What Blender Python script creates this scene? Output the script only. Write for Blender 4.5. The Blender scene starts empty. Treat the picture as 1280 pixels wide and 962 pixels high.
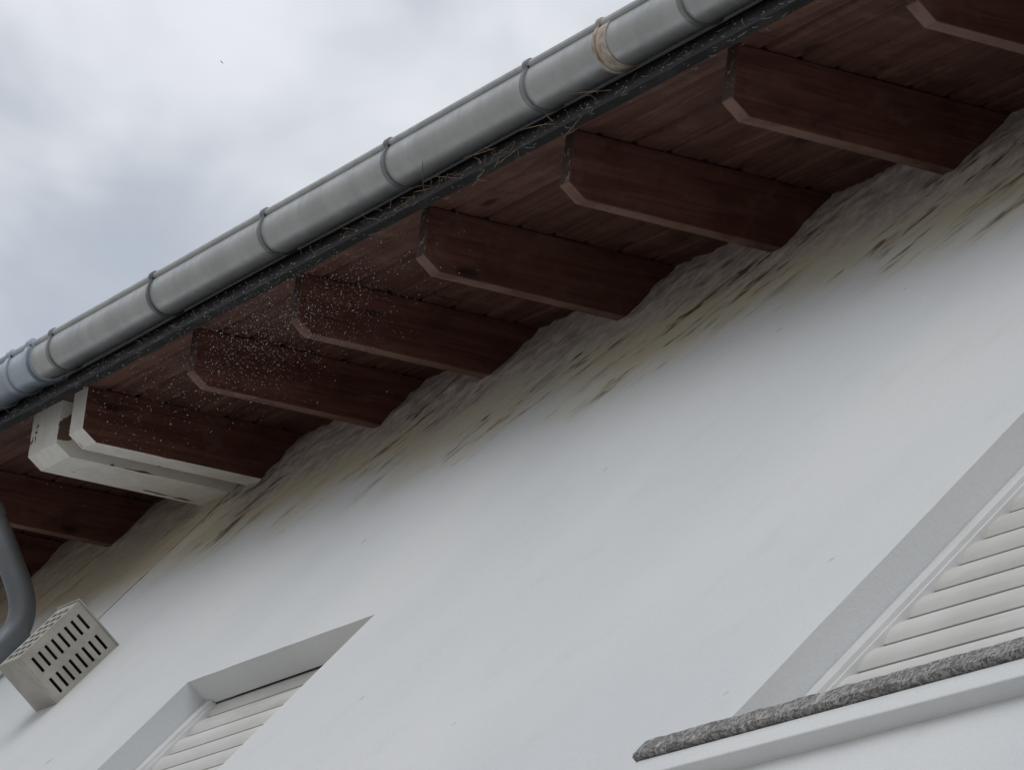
import bpy, bmesh, math, random
from mathutils import Vector, Matrix, noise
random.seed(7)
S=bpy.context.scene
S.view_settings.view_transform='Standard'; S.view_settings.look='None'; S.view_settings.exposure=0

# ---------------- helpers ----------------
def newobj(name,verts,faces,mat=None,parent=None,smooth=False,matidx=None,bevel=0):
    me=bpy.data.meshes.new(name); me.from_pydata([tuple(v) for v in verts],[],faces); me.update()
    o=bpy.data.objects.new(name,me); S.collection.objects.link(o)
    if mat:
        for m in (mat if isinstance(mat,(list,tuple)) else [mat]): me.materials.append(m)
    if matidx:
        for p,i in zip(me.polygons,matidx): p.material_index=i
    if smooth:
        for p in me.polygons: p.use_smooth=True
    bm=bmesh.new(); bm.from_mesh(me); bmesh.ops.recalc_face_normals(bm,faces=bm.faces); bm.to_mesh(me); bm.free()
    if bevel:
        b=o.modifiers.new('bevel','BEVEL'); b.width=bevel; b.segments=2; b.limit_method='ANGLE'; b.angle_limit=math.radians(25)
    if parent: o.parent=parent
    return o
def empty(name):
    e=bpy.data.objects.new(name,None); S.collection.objects.link(e); return e
def boxdata(x0,x1,y0,y1,z0,z1):
    v=[(x,y,z) for x in (x0,x1) for y in (y0,y1) for z in (z0,z1)]
    f=[(0,1,3,2),(4,6,7,5),(0,4,5,1),(2,3,7,6),(0,2,6,4),(1,5,7,3)]
    return v,f
def box(name,x0,x1,y0,y1,z0,z1,mat,parent=None,bevel=0):
    v,f=boxdata(x0,x1,y0,y1,z0,z1); return newobj(name,v,f,mat,parent,bevel=bevel)
class MB:
    def __init__(s): s.v=[];s.f=[];s.m=[]
    def add(s,v,f,m=0):
        o=len(s.v); s.v+=list(v); s.f+=[tuple(i+o for i in q) for q in f]; s.m+=[m]*len(f)
    def obj(s,name,mat,parent=None,**k): return newobj(name,s.v,s.f,mat,parent,matidx=s.m,**k)
def prism(mb,prof,x0,x1,nseg=1,jit=0,m=0,seed=0):
    n=len(prof); v=[];f=[]
    for i in range(nseg+1):
        x=x0+(x1-x0)*i/nseg
        dy=jit*noise.noise(Vector((x*.8,seed,0))); dz=jit*noise.noise(Vector((x*.8,seed,9)))
        v+=[(x,p[0]+dy,p[1]+dz) for p in prof]
    for i in range(nseg):
        for j in range(n):
            a=i*n+j;b=i*n+(j+1)%n; f.append((a,b,b+n,a+n))
    f.append(tuple(range(n))); f.append(tuple(nseg*n+j for j in reversed(range(n))))
    mb.add(v,f,m)
def tube(mb,pts,r,n=6,m=0,cap=True):
    rs=r if isinstance(r,(list,tuple)) else [r]*len(pts)
    pts=[Vector(p) for p in pts]; v=[];f=[]
    ref=None
    for i,p in enumerate(pts):
        t=(pts[min(i+1,len(pts)-1)]-pts[max(i-1,0)]).normalized()
        if ref is None:
            ref=Vector((1,0,0)) if abs(t.x)<.9 else Vector((0,0,1))
        u=(ref-t*ref.dot(t)).normalized(); w=t.cross(u); ref=u
        for k in range(n):
            a=2*math.pi*k/n; v.append(p+(u*math.cos(a)+w*math.sin(a))*rs[i])
    for i in range(len(pts)-1):
        for k in range(n):
            a=i*n+k;b=i*n+(k+1)%n; f.append((a,b,b+n,a+n))
    if cap:
        f.append(tuple(range(n))); f.append(tuple((len(pts)-1)*n+k for k in reversed(range(n))))
    mb.add([tuple(q) for q in v],f,m)

# ---------------- node helper ----------------
class NT:
    def __init__(s,name,rough=.8,metal=0,spec=.3):
        s.mat=bpy.data.materials.new(name); s.mat.use_nodes=True; s.t=s.mat.node_tree
        s.b=s.t.nodes['Principled BSDF']; s.b.inputs['Roughness'].default_value=rough
        s.b.inputs['Metallic'].default_value=metal; s.b.inputs['Specular IOR Level'].default_value=spec
        s.tc=s.n('ShaderNodeTexCoord').outputs['Object']
    def n(s,typ,**k):
        x=s.t.nodes.new(typ)
        for a,b in k.items(): setattr(x,a,b)
        return x
    def put(s,sock,val):
        if isinstance(val,bpy.types.NodeSocket): s.t.links.new(val,sock)
        elif isinstance(val,(tuple,list)) and len(val)==3 and sock.type=='RGBA': sock.default_value=(*val,1)
        else: sock.default_value=val
    def mapping(s,co=None,scale=(1,1,1),rot=(0,0,0),loc=(0,0,0)):
        m=s.n('ShaderNodeMapping'); s.put(m.inputs['Vector'],co or s.tc)
        m.inputs['Scale'].default_value=scale; m.inputs['Rotation'].default_value=rot; m.inputs['Location'].default_value=loc
        return m.outputs[0]
    def noise(s,co=None,scale=5,detail=3,rough=.55,dist=0):
        m=s.n('ShaderNodeTexNoise'); s.put(m.inputs['Vector'],co or s.tc)
        m.inputs['Scale'].default_value=scale; m.inputs['Detail'].default_value=min(detail,3)
        m.inputs['Roughness'].default_value=rough; m.inputs['Distortion'].default_value=dist
        return m.outputs['Fac']
    def rng(s,v,a,b,c=0,d=1,smooth=True):
        m=s.n('ShaderNodeMapRange'); m.interpolation_type='SMOOTHSTEP' if smooth else 'LINEAR'
        s.put(m.inputs['Value'],v)
        for i,x in zip(('From Min','From Max','To Min','To Max'),(a,b,c,d)): m.inputs[i].default_value=x
        return m.outputs['Result']
    def math(s,op,a,b=0):
        m=s.n('ShaderNodeMath',operation=op); s.put(m.inputs[0],a); s.put(m.inputs[1],b); return m.outputs[0]
    def mix(s,f,a,b,mode='MIX'):
        m=s.n('ShaderNodeMix',data_type='RGBA',blend_type=mode)
        s.put(m.inputs[0],f); s.put(m.inputs[6],a); s.put(m.inputs[7],b); return m.outputs[2]
    def xyz(s,v=None):
        m=s.n('ShaderNodeSeparateXYZ'); s.put(m.inputs[0],v or s.tc); return m.outputs
    def normal(s):
        return s.xyz(s.n('ShaderNodeNewGeometry').outputs['Normal'])
    def bump(s,h,strength=.3,dist=.01):
        m=s.n('ShaderNodeBump'); m.inputs['Strength'].default_value=strength; m.inputs['Distance'].default_value=dist
        s.put(m.inputs['Height'],h); s.t.links.new(m.outputs[0],s.b.inputs['Normal'])
    def col(s,c): s.put(s.b.inputs['Base Color'],c)

JX=-14.68   # party joint
def plaster(name,stain=True):
    k=NT(name,rough=.92,spec=.15); X=k.xyz()
    big=k.noise(scale=.8,detail=2)
    med=k.noise(scale=5,detail=3,rough=.6)
    c=k.mix(k.rng(big,.35,.7),(.735,.755,.77),(.80,.81,.81))
    c=k.mix(k.rng(med,.5,.8,0,.25),c,(.65,.655,.64))
    fine=k.noise(scale=210,detail=2,rough=.7)
    c=k.mix(k.rng(fine,.35,.7,0,.14),c,(.5,.5,.49))
    if stain:
        wob=k.math('MULTIPLY',k.math('SUBTRACT',k.noise(scale=2.8,detail=3,rough=.65),.5),.6)
        zz=k.math('ADD',X['Z'],wob)
        ymask=k.math('MULTIPLY',k.rng(zz,5.56,5.93),k.rng(big,.3,.62,.6,1))
        c=k.mix(k.math('MULTIPLY',ymask,.85),c,(.66,.59,.40))
        g=k.rng(zz,5.88,6.08)
        mott=k.noise(scale=15,detail=3,rough=.75)
        dirt=k.mix(k.rng(mott,.35,.65),(.44,.365,.335),(.72,.65,.62))
        c=k.mix(k.math('MULTIPLY',g,.88),c,dirt)
        # soft brown smears + clustered mould drips
        rot=k.mapping(rot=(0,math.radians(55),0))
        b1=k.noise(k.mapping(rot,scale=(3.2,5,8.5)),scale=1.0,detail=3,rough=.68)
        b2=k.noise(k.mapping(rot,scale=(11,12,24),loc=(5,2,1)),scale=1.0,detail=2,rough=.6)
        patch=k.rng(k.noise(k.mapping(loc=(0,3,8)),scale=1.7,detail=2),.42,.56,.10,1)
        band=k.math('MULTIPLY',k.rng(zz,5.62,5.86),k.rng(X['Z'],6.30,6.05,.30,1))
        soft=k.math('MULTIPLY',k.math('MULTIPLY',k.rng(b1,.48,.68),band),patch)
        c=k.mix(k.math('MULTIPLY',soft,.75),c,(.23,.175,.115))
        m=k.math('MULTIPLY',k.rng(k.math('ADD',b1,k.math('MULTIPLY',b2,.8)),.97,1.08),k.math('MULTIPLY',band,patch))
        c=k.mix(k.math('MULTIPLY',m,.9),c,(.10,.072,.045))
        dots=k.noise(k.mapping(loc=(3,1,7)),scale=15,detail=1)
        c=k.mix(k.math('MULTIPLY',k.rng(dots,.76,.81),.5),c,(.35,.33,.3))
        w=k.math('ADD',X['X'],k.math('MULTIPLY',k.math('SUBTRACT',b2,.5),.03))
        d=k.math('ABSOLUTE',k.math('SUBTRACT',w,JX))
        c=k.mix(k.math('MULTIPLY',k.rng(d,.014,.004),k.math('MULTIPLY',k.rng(X['Z'],5.2,5.6),k.rng(med,.35,.5,.3,.9))),c,(.12,.10,.08))
        nb=k.math('MULTIPLY',k.rng(X['X'],JX+.01,JX-.03),k.rng(zz,5.3,5.9))
        c=k.mix(k.math('MULTIPLY',nb,.6),c,(.50,.42,.31))
    k.col(c)
    k.bump(k.math('ADD',k.math('MULTIPLY',fine,.5),k.noise(scale=55,detail=2,rough=.65)),.3,.004)
    return k.mat
M_plaster=plaster('plaster_stained'); M_plain=plaster('plaster_plain',False)

TH=38
def wood(name,axis='slope',dark=(.110,.042,.030),light=(.19,.080,.056)):
    k=NT(name,rough=.7,spec=.25)
    at=k.n('ShaderNodeAttribute',attribute_name='tint').outputs['Fac']
    co=k.tc
    if axis=='slope':
        co=k.mapping(rot=(math.radians(-TH),0,0)); sc=(22,1.3,22); sc2=(90,3,90)
    else: sc=(1.0,24,24); sc2=(3,100,100)
    off=k.n('ShaderNodeVectorMath',operation='ADD'); k.put(off.inputs[0],co)
    cmb=k.n('ShaderNodeCombineXYZ')
    for i in range(3): k.put(cmb.inputs[i],k.math('MULTIPLY',at,13.7+i*5))
    k.put(off.inputs[1],cmb.outputs[0]); co=off.outputs[0]
    g=k.noise(k.mapping(co,scale=sc),scale=1,detail=3,rough=.65,dist=1.2)
    f=k.noise(k.mapping(co,scale=sc2),scale=1,detail=2,rough=.6)
    c=k.mix(k.rng(g,.35,.68),dark,light)
    c=k.mix(k.rng(f,.58,.72,0,.5),c,(.04,.018,.013))
    c=k.mix(k.rng(at,0,1,0,.5,False),c,(.07,.031,.022))
    bl=k.noise(scale=7,detail=3,rough=.75)
    c=k.mix(k.rng(bl,.52,.72,0,.4),c,(.20,.12,.09))
    c=k.mix(k.rng(bl,.48,.32,0,.5),c,(.05,.024,.018))
    vo=k.n('ShaderNodeTexVoronoi'); k.put(vo.inputs['Vector'],k.mapping(co,scale=(7,3,7) if axis=='slope' else (2,8,8)))
    k.put(vo.inputs['Scale'],1.0)
    c=k.mix(k.rng(vo.outputs['Distance'],.14,.05,0,.85),c,(.025,.012,.009))
    N=k.normal()
    sp=k.noise(scale=60,detail=3,rough=.75)
    if axis=='slope':
        wz=k.rng(N['Z'],-.55,-.70)
        w=k.math('MULTIPLY',wz,k.rng(k.noise(scale=9,detail=3,rough=.7),.3,.62,.15,.7))
        c=k.mix(w,c,(.22,.14,.11))
        wy=k.rng(N['Y'],-.60,-.72)
        c=k.mix(wy,c,k.mix(k.rng(sp,.57,.66),(.07,.040,.030),(.24,.21,.185)))
    c=k.mix(k.rng(sp,.70,.78,0,.3),c,(.30,.24,.20))
    k.col(c); k.bump(k.math('ADD',g,k.math('MULTIPLY',f,.6)),.45,.004)
    return k.mat
M_raft=wood('rafter_wood'); M_soff=wood('soffit_wood','x',dark=(.085,.038,.027),light=(.165,.080,.056))

def whitewood():
    k=NT('peeling_white_paint',rough=.7,spec=.25)
    co=k.mapping(rot=(math.radians(-TH),0,0))
    n1=k.noise(k.mapping(co,scale=(10,3.0,10)),scale=1,detail=3,rough=.8)
    n2=k.noise(scale=12,detail=3,rough=.6)
    c=k.mix(k.rng(n2,.35,.65),(.76,.73,.66),(.84,.82,.78))
    at=k.n('ShaderNodeAttribute',attribute_name='edge').outputs['Fac']
    thr=k.math('ADD',n1,k.math('MULTIPLY',at,.15))
    c=k.mix(k.rng(thr,.68,.695),c,(.17,.11,.08))
    k.col(c); k.bump(k.rng(thr,.675,.70),-.6,.003); return k.mat
M_white=whitewood()

def zinc(name,a,b,rough=.5,metal=.55):
    k=NT(name,rough=rough,metal=metal,spec=.4)
    n1=k.noise(k.mapping(scale=(5,1.5,1.5)),scale=1,detail=3,rough=.6); n2=k.noise(scale=26,detail=3,rough=.7)
    n3=k.noise(scale=1.2,detail=2)
    c=k.mix(k.rng(n1,.35,.7),a,b)
    c=k.mix(k.rng(n2,.60,.80,0,.25),c,tuple(x*.6 for x in a))
    c=k.mix(k.rng(n3,.45,.7,0,.35),c,(.52,.50,.46))
    k.col(c); k.put(k.b.inputs['Roughness'],k.rng(n2,.3,.7,rough-.08,rough+.12)); k.bump(n2,.03,.003); return k.mat
M_zinc=zinc('weathered_zinc',(.47,.48,.48),(.56,.57,.565),.40,.5)
M_zincd=zinc('bracket_zinc',(.20,.205,.21),(.33,.34,.345),.45,.5)
M_zincb=zinc('new_zinc',(.42,.49,.56),(.55,.62,.68),.4,.5)
def simple(name,c1,c2,scale=8,rough=.7,spec=.3,bump=.2,det=3,metal=0):
    k=NT(name,rough=rough,spec=spec,metal=metal); n=k.noise(scale=scale,detail=det,rough=.65)
    k.col(k.mix(k.rng(n,.3,.7),c1,c2)); k.bump(n,bump,.004); return k.mat
M_joint=simple('sealed_joint',(.36,.25,.17),(.66,.62,.55),22,.8)
def fasc():
    k=NT('black_fascia',rough=.75,spec=.2); n=k.noise(k.mapping(scale=(3,14,14)),scale=2,detail=3,rough=.7)
    c=k.mix(k.rng(n,.4,.7),(.010,.010,.011),(.028,.026,.026))
    web=k.noise(k.mapping(scale=(30,60,60)),scale=1,detail=3,rough=.75)
    c=k.mix(k.rng(web,.62,.72,0,.5),c,(.16,.155,.15))
    k.col(c); k.bump(n,.5,.006); return k.mat
M_fascia=fasc()
def slatmat():
    k=NT('shutter_plastic',rough=.5,spec=.4); X=k.xyz()
    n=k.noise(scale=3,detail=3); d=k.noise(k.mapping(scale=(2,8,40)),scale=1,detail=3,rough=.7)
    c=k.mix(k.rng(n,.3,.7),(.64,.63,.59),(.75,.74,.71))
    c=k.mix(k.rng(d,.5,.75,0,.45),c,(.44,.42,.37))
    k.col(c); return k.mat
M_shut=slatmat()
M_rail=simple('rail_plastic',(.74,.74,.73),(.82,.82,.82),6,.45,.4,.03)
M_dark=simple('dark_gap',(.015,.014,.013),(.03,.028,.025),10)
def granite():
    k=NT('granite_sill',rough=.65,spec=.3)
    v=k.n('ShaderNodeTexVoronoi'); k.put(v.inputs['Vector'],k.tc); v.inputs['Scale'].default_value=210
    s=k.xyz(v.outputs['Color'])
    c=k.mix(k.rng(s['X'],.2,.9),(.13,.127,.123),(.40,.39,.375))
    n=k.noise(scale=16,detail=3,rough=.75)
    c=k.mix(k.rng(n,.48,.66,0,.6),c,(.15,.13,.105))
    n2=k.noise(scale=30,detail=3)
    c=k.mix(k.rng(n2,.60,.68,0,.7),c,(.60,.58,.54))
    k.col(c); k.bump(n,.6,.004); return k.mat
M_gran=granite()
M_vent=simple('vent_paint',(.38,.36,.31),(.50,.48,.43),9,.6,.3,.15)
M_tile=simple('roof_tile',(.13,.05,.035),(.22,.09,.06),12,.8)
M_pipe=zinc('pipe_zinc',(.20,.215,.23),(.30,.315,.33),.5,.5)
M_twig=simple('twig',(.12,.07,.04),(.30,.20,.12),40,.9)
M_web=simple('cobweb_dust',(.22,.215,.21),(.36,.35,.34),30,.95)
M_speck=simple('drop_white',(.40,.36,.35),(.65,.61,.59),50,.6)
M_ground=simple('pavement_stone',(.30,.29,.27),(.42,.405,.38),1.5,.9)

# ---------------- geometry constants (metres) ----------------
th=math.radians(TH); A=Vector((math.cos(th),math.sin(th))); Nn=Vector((math.sin(th),-math.cos(th)))
T=Vector((1.437,5.893))
house=empty('white_house')
openings=[(-12.60,-11.355,3.76,4.812),(-8.085,-6.40,3.72,4.812)]
X0,X1=-23.0,-3.5
def lines(ranges,extra):
    L=set()
    for a,b,s in ranges:
        n=max(1,round((b-a)/s))
        for i in range(n+1): L.add(round(a+(b-a)*i/n,4))
    L=sorted(L)
    for e in extra:
        L=[q for q in L if abs(q-e)>.006]+[e]
    return sorted(L)
xs=lines([(X0,-17,.2),(-17,-7.5,.02),(-7.5,X1,.1)],[o[0] for o in openings]+[o[1] for o in openings])
zs=lines([(-1.6,3.5,.4),(3.5,5.8,.05),(5.8,6.42,.013)],[o[2] for o in openings]+[o[3] for o in openings])
ramp=lambda z:max(0,min(1,(z-6.0)/.18))
def wy(x,z):
    y=2.0+.003*noise.noise(Vector((x*1.3,z*1.3,3)))
    y+=.0010*noise.noise(Vector((x*9,z*9,5)))
    r=ramp(z)
    if r>0:
        y-=r*(.004+.009*noise.noise(Vector((x*5,z*5,1)))+.008*noise.noise(Vector((x*15,z*15,2)))+.005*noise.noise(Vector((x*40,z*40,2))))
    return y
wv=[];idx={}
for i,x in enumerate(xs):
    for j,z in enumerate(zs):
        idx[i,j]=len(wv); wv.append((x,wy(x,z),z))
wf=[]
def inop(x,z): return any(o[0]<x<o[1] and o[2]<z<o[3] for o in openings)
for i in range(len(xs)-1):
    for j in range(len(zs)-1):
        if not inop((xs[i]+xs[i+1])/2,(zs[j]+zs[j+1])/2):
            wf.append((idx[i,j],idx[i+1,j],idx[i+1,j+1],idx[i,j+1]))
newobj('front_wall',wv,wf,M_plaster,house,smooth=True)
rv=MB(); RD=2.068
for (a,b,c,d) in openings:
    def strip(pts):
        v=[]
        for (x,z) in pts:
            v+=[(x,wy(x,z),z),(x,wy(x,z)+.006,z),(x,RD+.012,z)]
        f=[]
        for i in range(len(pts)-1):
            for q in range(2): f.append((i*3+q,i*3+q+1,i*3+q+4,i*3+q+3))
        rv.add(v,f)
    strip([(a,z) for z in zs if c<=z<=d]); strip([(b,z) for z in zs if c<=z<=d])
    strip([(x,d) for x in xs if a<=x<=b]); strip([(x,c) for x in xs if a<=x<=b])
rv.obj('window_reveals',M_plain,house)
mb=MB()
for b in [(X0,X1,8.6,8.8,-1.6,6.4),(X0,X0+.2,2.02,8.6,-1.6,6.4),(X1-.2,X1,2.02,8.6,-1.6,6.4)]:
    mb.add(*boxdata(*b))
mb.obj('other_walls',M_plain,house)

# soffit boards
sb=MB(); tints=[]
s=-.03
while s<1.0:
    w=.092
    xcur=X0-.3-random.random()*2
    while xcur<X1+.3:
        L=random.uniform(3.0,4.5) ; xe=min(xcur+L,X1+.3)
        up=-Nn
        e=.003*random.random()
        P=[T+A*s+up*(.012+e), T+A*(s+.008)+up*(.0005+e), T+A*(s+w-.008)+up*(.0005+e), T+A*(s+w)+up*(.012+e), T+A*(s+w)+up*.024, T+A*s+up*.024]
        n0=len(sb.v); prism(sb,[(p.x,p.y) for p in P],xcur,xe-.003); tints+= [random.random()]*(len(sb.v)-n0)
        xcur=xe
        if xe>=X1+.3: break
    s+=w+.004
o=sb.obj('soffit_boards',M_soff,house)
at=o.data.attributes.new('tint','FLOAT','POINT')
for i,t in enumerate(tints): at.data[i].value=t

def rafter_prof(dep=.166,l=1.0):
    return [T, T+Nn*(dep-.034), T+Nn*dep+A*.048, T+Nn*dep+A*l, T+A*l]
xsr=[-13.576,-12.80,-11.943,-11.071,-10.205]+[-9.34+.866*i for i in range(0,7)]+[-15.79-.84*i for i in range(0,8)]
for x in sorted(xsr,reverse=True):
    if x>X1-.1: continue
    m=MB(); pf=[(p.x,p.y) for p in rafter_prof(.164+random.uniform(-.004,.004))]
    prism(m,pf,x,x+.056)
    o=m.obj('rafter',M_raft,house,bevel=.003)
    at=o.data.attributes.new('tint','FLOAT','POINT'); t=random.random()
    for q in at.data: q.value=t
def whiteraft(x0,x1,name,side,dep):
    pf=[T, T+Nn*(dep-.034), T+Nn*dep+A*.048]+[T+Nn*dep+A*(.048+.95*i/14) for i in range(1,15)]+[T+A*1.0]
    n=len(pf); W=[0,.012,.5,.988,1]; v=[];f=[];e=[];mi=[]
    for w in W:
        x=x0+(x1-x0)*w
        for j,p in enumerate(pf):
            v.append((x,p.x,p.y)); e.append(1.0 if w in (0,1) else .35 if w!=.5 else 0)
    for i in range(len(W)-1):
        for j in range(n):
            a=i*n+j;b=i*n+(j+1)%n; f.append((a,b,b+n,a+n)); mi.append(1)
    f.append(tuple(range(n))); mi.append(1)
    f.append(tuple((len(W)-1)*n+j for j in reversed(range(n)))); mi.append(0 if side else 1)
    o=newobj(name,v,f,[M_raft,M_white],house,matidx=mi)
    at=o.data.attributes.new('tint','FLOAT','POINT')
    for q in at.data: q.value=.3
    at=o.data.attributes.new('edge','FLOAT','POINT')
    for q,x in zip(at.data,e): q.value=x
whiteraft(-14.56,-14.44,'white_rafter',True,.164); whiteraft(-14.93,-14.67,'white_rafter',False,.168)
m=MB(); pf=[(p.x,p.y) for p in [T+A*.05,T+Nn*.11+A*.05,T+Nn*.12+A*.06,T+Nn*.12+A*1,T+A*1]]
prism(m,pf,-14.672,-14.558); m.obj('joint_filler',M_raft,house)

# fascia
m=MB(); prism(m,[(1.392,5.803),(1.392,6.0),(1.412,6.0),(1.412,5.803)],X0-.3,X1+.3,160,.005)
m.obj('fascia_board',M_fascia,house)
m=MB(); prism(m,[(1.416,5.89),(1.416,6.0),(1.46,6.0),(1.45,5.945),(1.41,5.905)],X0-.3,X1+.3,60,.003)
m.obj('eave_batten',M_fascia,house)
# roof tiles
rvv=[];rff=[]; nx=440; rows=26
cols=[X0-.35+(X1-X0+.7)*i/nx for i in range(nx+1)]
base=T-Nn*.15
base=Vector((1.36,base.y))
ys=[]
for r in range(rows): ys+=[(r*.33,.03),(r*.33+.329,0)]
for i,x in enumerate(cols):
    for (d,h) in ys:
        p=base+A*d-Nn*(h+.018*math.sin(x*2*math.pi/.25)); rvv.append((x,p.x,p.y))
ny=len(ys)
for i in range(nx):
    for j in range(ny-1): rff.append((i*ny+j,(i+1)*ny+j,(i+1)*ny+j+1,i*ny+j+1))
newobj('roof_tiles',rvv,rff,M_tile,house)
m=MB(); e=base+A*(rows*.33)
prism(m,[(T.x+.03,T.y+.06),(base.x+.06,base.y-.03),(e.x,e.y-.03),(e.x+8,base.y-.03),(e.x+8,T.y+.06),(e.x,e.y-.2)],X0-.3,X1+.3)
m.obj('roof_deck',M_tile,house)

# ---------------- gutter ----------------
gut=empty('rain_gutter')
def arc(yc,zc,r,n=20,a0=180,a1=360):
    return [(yc+r*math.cos(math.radians(a0+(a1-a0)*i/n)),zc+r*math.sin(math.radians(a0+(a1-a0)*i/n))) for i in range(n+1)]
YC,ZC,R=1.3205,5.95,.061
def jy(x): return .005*noise.noise(Vector((x*.8,4,0)))
def jz(x): return .005*noise.noise(Vector((x*.8,4,9)))
def guttersec(name,x0,x1,r,mat,nseg):
    m=MB(); prof=arc(YC,ZC,r)+[(YC+r,ZC+.02),(YC+r-.003,ZC+.02)]+list(reversed(arc(YC,ZC,r-.003)))
    prism(m,prof,x0,x1,nseg,.005,seed=4)
    pts=[]
    for i in range(nseg+1):
        x=x0+(x1-x0)*i/nseg
        pts.append((x,YC-r-.004+jy(x),ZC+.004+jz(x)))
    tube(m,pts,.0095,10)
    return m.obj(name,mat,gut,smooth=True)
def sm(o,ang=35): o.modifiers.new('es','EDGE_SPLIT').split_angle=math.radians(ang)
sm(guttersec('channel',-14.68,X1+.3,R,M_zinc,160))
sm(guttersec('neighbour_channel',X0-.3,-14.70,R+.005,M_zincb,80))
def ring(name,x,w,r,thick,mat,a0=176,a1=362,bead=True):
    dy,dz=jy(x),jz(x)
    m=MB(); prof=arc(YC+dy,ZC+dz,r+thick,24,a0,a1)+list(reversed(arc(YC+dy,ZC+dz,r+.0005,24,a0,a1)))
    prism(m,prof,x-w/2,x+w/2)
    if bead: tube(m,[(x-w/2,YC+dy-r-.004,ZC+dz+.005),(x+w/2,YC+dy-r-.004,ZC+dz+.005)],.0145,12)
    o=m.obj(name,mat,gut,smooth=True); sm(o)
brx=[-14.53+.856*i for i in range(0,13)]+[-15.4-.86*i for i in range(8)]
for x in brx:
    if x<X1:
        ring('bracket',x,.018,R,.0035,M_zincd)
        ring('bracket',x+.013,.004,R,.006,M_zincd)
ring('sealed_joint',-10.66,.05,R,.003,M_joint,bead=False)
ring('sealed_joint',-10.695,.014,R,.006,M_joint,bead=True)
for x in (-14.72,-14.90,-15.12): ring('end_collar',x,.035,R+.005,.006,M_zincb)
m=MB()
for x in (-14.686,-14.708): prism(m,arc(YC,ZC,R+.003),x-.002,x+.002)
m.obj('end_caps',M_zincb,gut)

# ---------------- downspout ----------------
dsp=empty('downspout'); PX=-15.25
m=MB()
ctrl=[(PX,YC,5.89),(PX,YC,5.84),(PX,1.36,5.785),(PX,1.52,5.725),(PX,1.75,5.64),(PX,1.86,5.59),(PX,1.915,5.53),(PX,1.93,5.45),(PX,1.93,5.2),(PX,1.93,2.0),(PX,1.93,-1.6)]
def smoothpath(c,n=8):
    c=[Vector(p) for p in c]; out=[]
    for i in range(len(c)-1):
        p0=c[max(i-1,0)];p1=c[i];p2=c[i+1];p3=c[min(i+2,len(c)-1)]
        if i>=len(c)-3: out+= [p1]; continue
        for k in range(n):
            t=k/n; out.append(.5*((2*p1)+(p2-p0)*t+(2*p0-5*p1+4*p2-p3)*t*t+(3*p1-p0-3*p2+p3)*t**3))
    out.append(c[-1]); return out
tube(m,smoothpath(ctrl),.043,20)
o=m.obj('pipe',M_pipe,dsp,smooth=True); sm(o,60)
m=MB()
tube(m,[(PX,1.58,5.703),(PX,1.62,5.688)],.047,20); tube(m,[(PX,1.93,5.42),(PX,1.93,5.36)],.047,20)
tube(m,[(PX,1.93,4.9),(PX,1.93,4.87)],.050,20); m.add(*boxdata(PX-.01,PX+.01,1.94,2.02,4.875,4.895))
tube(m,[(PX,YC,5.82),(PX,YC,5.90)],[.047,.06],20)
o=m.obj('collars',M_pipe,dsp,smooth=True); sm(o)

# ---------------- vent box ----------------
vent=empty('ventilation_box')
bx0,bx1,by0,by1,bz0,bz1=-14.16,-13.985,1.83,2.01,5.0,5.25
def slotface(u0,u1,w0,w1,holes,fn,mat,name):
    us=sorted(set([u0,u1]+[h[0] for h in holes]+[h[1] for h in holes])); ws=sorted(set([w0,w1]+[h[2] for h in holes]+[h[3] for h in holes]))
    v=[];f=[]
    for u in us:
        for w in ws: v.append(fn(u,w))
    n=len(ws)
    for i in range(len(us)-1):
        for j in range(n-1):
            cu=(us[i]+us[i+1])/2;cw=(ws[j]+ws[j+1])/2
            if any(h[0]<cu<h[1] and h[2]<cw<h[3] for h in holes): continue
            f.append((i*n+j,(i+1)*n+j,(i+1)*n+j+1,i*n+j+1))
    o=newobj(name,v,f,mat,vent); so=o.modifiers.new('s','SOLIDIFY'); so.thickness=.003; so.offset=0
holes=[]
for c in range(2):
    for r in range(8):
        w=bz0+.024+r*.0272; u=by0+.025+c*.078
        holes.append((u,u+.052,w,w+.010))
slotface(by0,by1,bz0,bz1,holes,lambda u,w:(bx1,u,w),M_vent,'side_grille')
slotface(by0,by1,bz0,bz1,holes,lambda u,w:(bx0,u,w),M_vent,'side_grille')
holes=[]
for c in range(3):
    for r in range(7):
        u=bx0+.020+c*.048; w=bz0+.020+r*.031
        holes.append((u,u+.036,w,w+.019))
slotface(bx0,bx1,bz0,bz1,holes,lambda u,w:(u,by0,w),M_vent,'front_grille')
box('bottom_plate',bx0-.003,bx1+.003,by0-.003,by1,bz0-.006,bz0-.001,M_vent,vent,.001)
box('top_plate',bx0-.006,bx1+.006,by0-.006,by1,bz1+.001,bz1+.006,M_vent,vent,.001)
box('inner_core',bx0+.03,bx1-.03,by0+.03,by1,bz0+.02,bz1-.02,M_dark,vent)

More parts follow.
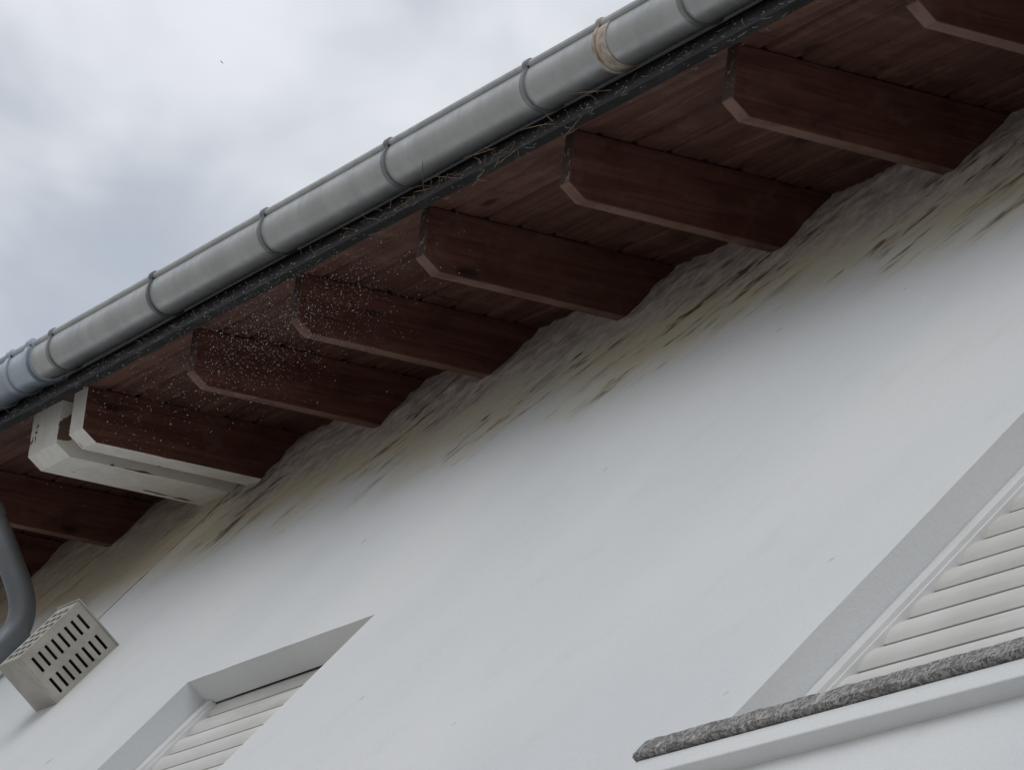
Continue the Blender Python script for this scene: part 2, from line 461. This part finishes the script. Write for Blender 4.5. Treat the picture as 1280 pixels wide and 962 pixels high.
# ---------------- windows ----------------
def shutter(par,a,b,c,d,y=2.095,pitch=.074):
    m=MB(); z=d-pitch*math.floor((d-c)/pitch)
    while z<d-.01:
        P=[]
        for i in range(7):
            q=i/6; P.append((y-.010*math.sin(math.pi*q)**.8, z+.004+(pitch-.007)*q))
        P=P+[(y+.004,z+pitch-.003),(y+.004,z+.004)]
        dx=random.uniform(-.001,.001)
        prism(m,P,a+dx,b+dx,12,.0014,seed=z*3)
        z+=pitch
    o=m.obj('shutter_slats',M_shut,par,smooth=True); sm(o,50)
    box('backing',a,b,y+.012,y+.02,c,d+.05,M_dark,par)
def window(a,b,c,d):
    w=empty('roller_shutter_window'); w.parent=house
    rw=.048
    for (p,q) in ((a,a+rw),(b-rw,b)):
        box('guide_rail',p+.001,q,RD,2.115,c,d-.001,M_rail,w,.002)
        s=1 if p==a else -1
        box('guide_lip',q if s>0 else p-.010,q+.010 if s>0 else p,RD+.010,2.115,c,d-.002,M_rail,w,.001)
    shutter(w,a+rw+.006,b-rw-.006,c+.01,d+.03)
    box('box_recess',a+.002,b-.002,2.120,2.127,d-.12,d+.10,M_dark,w)
    box('box_cap',a+.002,b-.002,2.012,2.118,d+.085,d+.10,M_dark,w)
for (a,b,c,d) in openings: window(a,b,c,d)
def sill(x0,x1,zt):
    s=empty('window_sill'); s.parent=house
    v=[];f=[]; n=110; prof=[(1.958,zt-.046),(1.954,zt-.041),(1.954,zt-.006),(1.958,zt),(2.08,zt+.004),(2.08,zt-.046)]
    k=len(prof)
    for i in range(n+1):
        x=x0+(x1-x0)*i/n
        for j,p in enumerate(prof):
            a=.003*noise.noise(Vector((x*22,j*3,zt))) if j<4 else 0
            b=.0022*noise.noise(Vector((x*30,j*3+50,zt))) if j<4 else 0
            v.append((x,p[0]+a,p[1]+b))
    for i in range(n):
        for j in range(k):
            q=i*k+j;r=i*k+(j+1)%k; f.append((q,r,r+k,q+k))
    f.append(tuple(range(k))); f.append(tuple(n*k+j for j in reversed(range(k))))
    newobj('stone_slab',v,f,M_gran,s)
    box('plaster_ledge',x0+.015,x1-.015,1.966,2.02,zt-.105,zt-.048,M_plain,s,.004)
sill(-8.235,-6.2,3.733); sill(-12.8,-11.15,3.765)

# ---------------- debris, cobwebs, specks ----------------
m=MB()
for i in range(60):
    cx=random.choice([-11.55,-11.35,-11.25,-11.8,-12.2,-10.8]); x=cx+random.gauss(0,.12)
    p=Vector((x,1.388+random.uniform(-.01,.03),5.815+random.uniform(-.01,.06)))
    d=Vector((random.uniform(-1,1),random.uniform(-.6,.3),random.uniform(-.8,.5))).normalized()
    L=random.uniform(.03,.10); q=p+d*L*.5+Vector((0,0,random.uniform(-.01,.01)))
    tube(m,[p,q,p+d*L+Vector((random.uniform(-.01,.01),0,random.uniform(-.02,.01)))],[.0011,.0009,.0005],4)
m.obj('nest_twigs',M_twig)
m=MB()
for i in range(300):
    x=random.uniform(-15,-8)
    p=Vector((x,1.390,5.808+random.uniform(0,.09)))
    if random.random()<.35: p=Vector((x,1.405+random.uniform(-.01,.02),5.803))
    d=Vector((random.uniform(-1,1),random.uniform(-.4,0),random.uniform(-1,.3))).normalized()*random.uniform(.008,.03)
    tube(m,[p,p+d*.5+Vector((0,0,-.003)),p+d],.0005,3)
for i in range(320):
    x=random.uniform(-15,-8); p=Vector((x,1.388+random.uniform(-.004,.004),5.808+random.uniform(0,.10))); r=random.uniform(.001,.003)
    tube(m,[p-Vector((r,0,0)),p+Vector((r,0,random.uniform(-r,r)))],[r*.6,r*.4],5)
m.obj('cobwebs',M_web)
m=MB()
for i in range(3200):
    if random.random()<.85:
        p=Vector((-12.6+random.gauss(0,.42),1.49+random.gauss(0,.07),5.70+random.gauss(0,.085)))
    else:
        p=Vector((-13.5+random.gauss(0,.6),1.5+random.gauss(0,.1),5.64+random.gauss(0,.10)))
    if p.y/p.z<.236: continue
    r=random.choice([.0004,.0004,.0005,.0006,.0007,.0010])
    d=Vector((random.uniform(-1,1),random.uniform(-.3,.3),random.uniform(-.2,1))).normalized()*r*random.uniform(1,2.5)
    tube(m,[p-d,p,p+d],[r*.4,r,r*.4],4)
m.obj('water_spray',M_speck)
m=MB()
tube(m,[(-.14,0,0),(-.05,0,.0),(.08,0,0),(.2,0,.0)],[.01,.05,.05,.01],8)
m.add([(-.04,.03,.02),(.06,.03,.02),(.02,.16,.08),(-.05,.30,.02)],[(0,1,2,3)]); m.add([(-.04,-.03,.02),(.06,-.03,.02),(.02,-.16,.08),(-.05,-.30,.02)],[(0,1,2,3)])
bird=m.obj('bird',M_fascia)
newobj('ground',[(-1500,-1500,-1.6),(1500,-1500,-1.6),(1500,1500,-1.6),(-1500,1500,-1.6)],[(0,1,2,3)],M_ground)

# ---------------- camera ----------------
f=6500.0; kk=.97
dx=Vector((-3034,1324,f)).normalized()
v1=f*f/(3034+1324*kk); dz=Vector((v1,-kk*v1,f)).normalized()
dX=-dx; dY=dz.cross(dX)
right=Vector((dX.x,dY.x,dz.x)); down=Vector((dX.y,dY.y,dz.y)); fwd=Vector((dX.z,dY.z,dz.z))
cam=bpy.data.cameras.new('camera'); co=bpy.data.objects.new('camera',cam); S.collection.objects.link(co)
Mx=Matrix.Identity(4)
for i in range(3):
    Mx[i][0]=right[i]; Mx[i][1]=-down[i]; Mx[i][2]=-fwd[i]
co.matrix_world=Mx
cam.sensor_width=36; cam.lens=f/1280*36; cam.clip_end=5000; cam.clip_start=.1
S.camera=co
bird.location=(fwd*6500+right*(277-640)+down*(78-481)).normalized()*650

# ---------------- light ----------------
el=math.radians(38); sd=Vector((.25,-1,0)).normalized()
sunv=Vector((sd.x*math.cos(el),sd.y*math.cos(el),math.sin(el)))
L=bpy.data.lights.new('sun','SUN'); L.energy=.85; L.angle=math.radians(50); L.color=(1,.985,.96)
lo=bpy.data.objects.new('sun',L); S.collection.objects.link(lo)
lo.rotation_euler=sunv.to_track_quat('Z','Y').to_euler()
W=bpy.data.worlds.new('World'); S.world=W; W.use_nodes=True; nt=W.node_tree; nt.nodes.clear()
out=nt.nodes.new('ShaderNodeOutputWorld')
sky=nt.nodes.new('ShaderNodeTexSky'); sky.sky_type='NISHITA'; sky.sun_disc=False
sky.sun_elevation=el; sky.sun_rotation=math.atan2(sd.x,sd.y)
b1=nt.nodes.new('ShaderNodeBackground'); b1.inputs[1].default_value=.13; nt.links.new(sky.outputs[0],b1.inputs[0])
tc=nt.nodes.new('ShaderNodeTexCoord')
mp=nt.nodes.new('ShaderNodeMapping'); mp.inputs['Scale'].default_value=(1,1,1.3); mp.inputs['Location'].default_value=(.35,.135,.19); nt.links.new(tc.outputs['Generated'],mp.inputs[0])
n1=nt.nodes.new('ShaderNodeTexNoise'); n1.inputs['Scale'].default_value=12; n1.inputs['Detail'].default_value=4; n1.inputs['Roughness'].default_value=.5; n1.inputs['Distortion'].default_value=.3
nt.links.new(mp.outputs[0],n1.inputs['Vector'])
cr=nt.nodes.new('ShaderNodeValToRGB'); cr.color_ramp.interpolation='EASE'
cr.color_ramp.elements[0].position=.34; cr.color_ramp.elements[0].color=(.52,.56,.62,1)
cr.color_ramp.elements[1].position=.68; cr.color_ramp.elements[1].color=(.82,.84,.89,1)
nt.links.new(n1.outputs['Fac'],cr.inputs[0])
b2=nt.nodes.new('ShaderNodeBackground'); b2.inputs[1].default_value=1.0; nt.links.new(cr.outputs[0],b2.inputs[0])
mr=nt.nodes.new('ShaderNodeMapRange'); mr.inputs[1].default_value=.25; mr.inputs[2].default_value=.5; mr.inputs[3].default_value=.75; mr.inputs[4].default_value=.97
nt.links.new(n1.outputs['Fac'],mr.inputs[0])
mx=nt.nodes.new('ShaderNodeMixShader'); nt.links.new(mr.outputs[0],mx.inputs[0]); nt.links.new(b1.outputs[0],mx.inputs[1]); nt.links.new(b2.outputs[0],mx.inputs[2])
nt.links.new(mx.outputs[0],out.inputs[0])
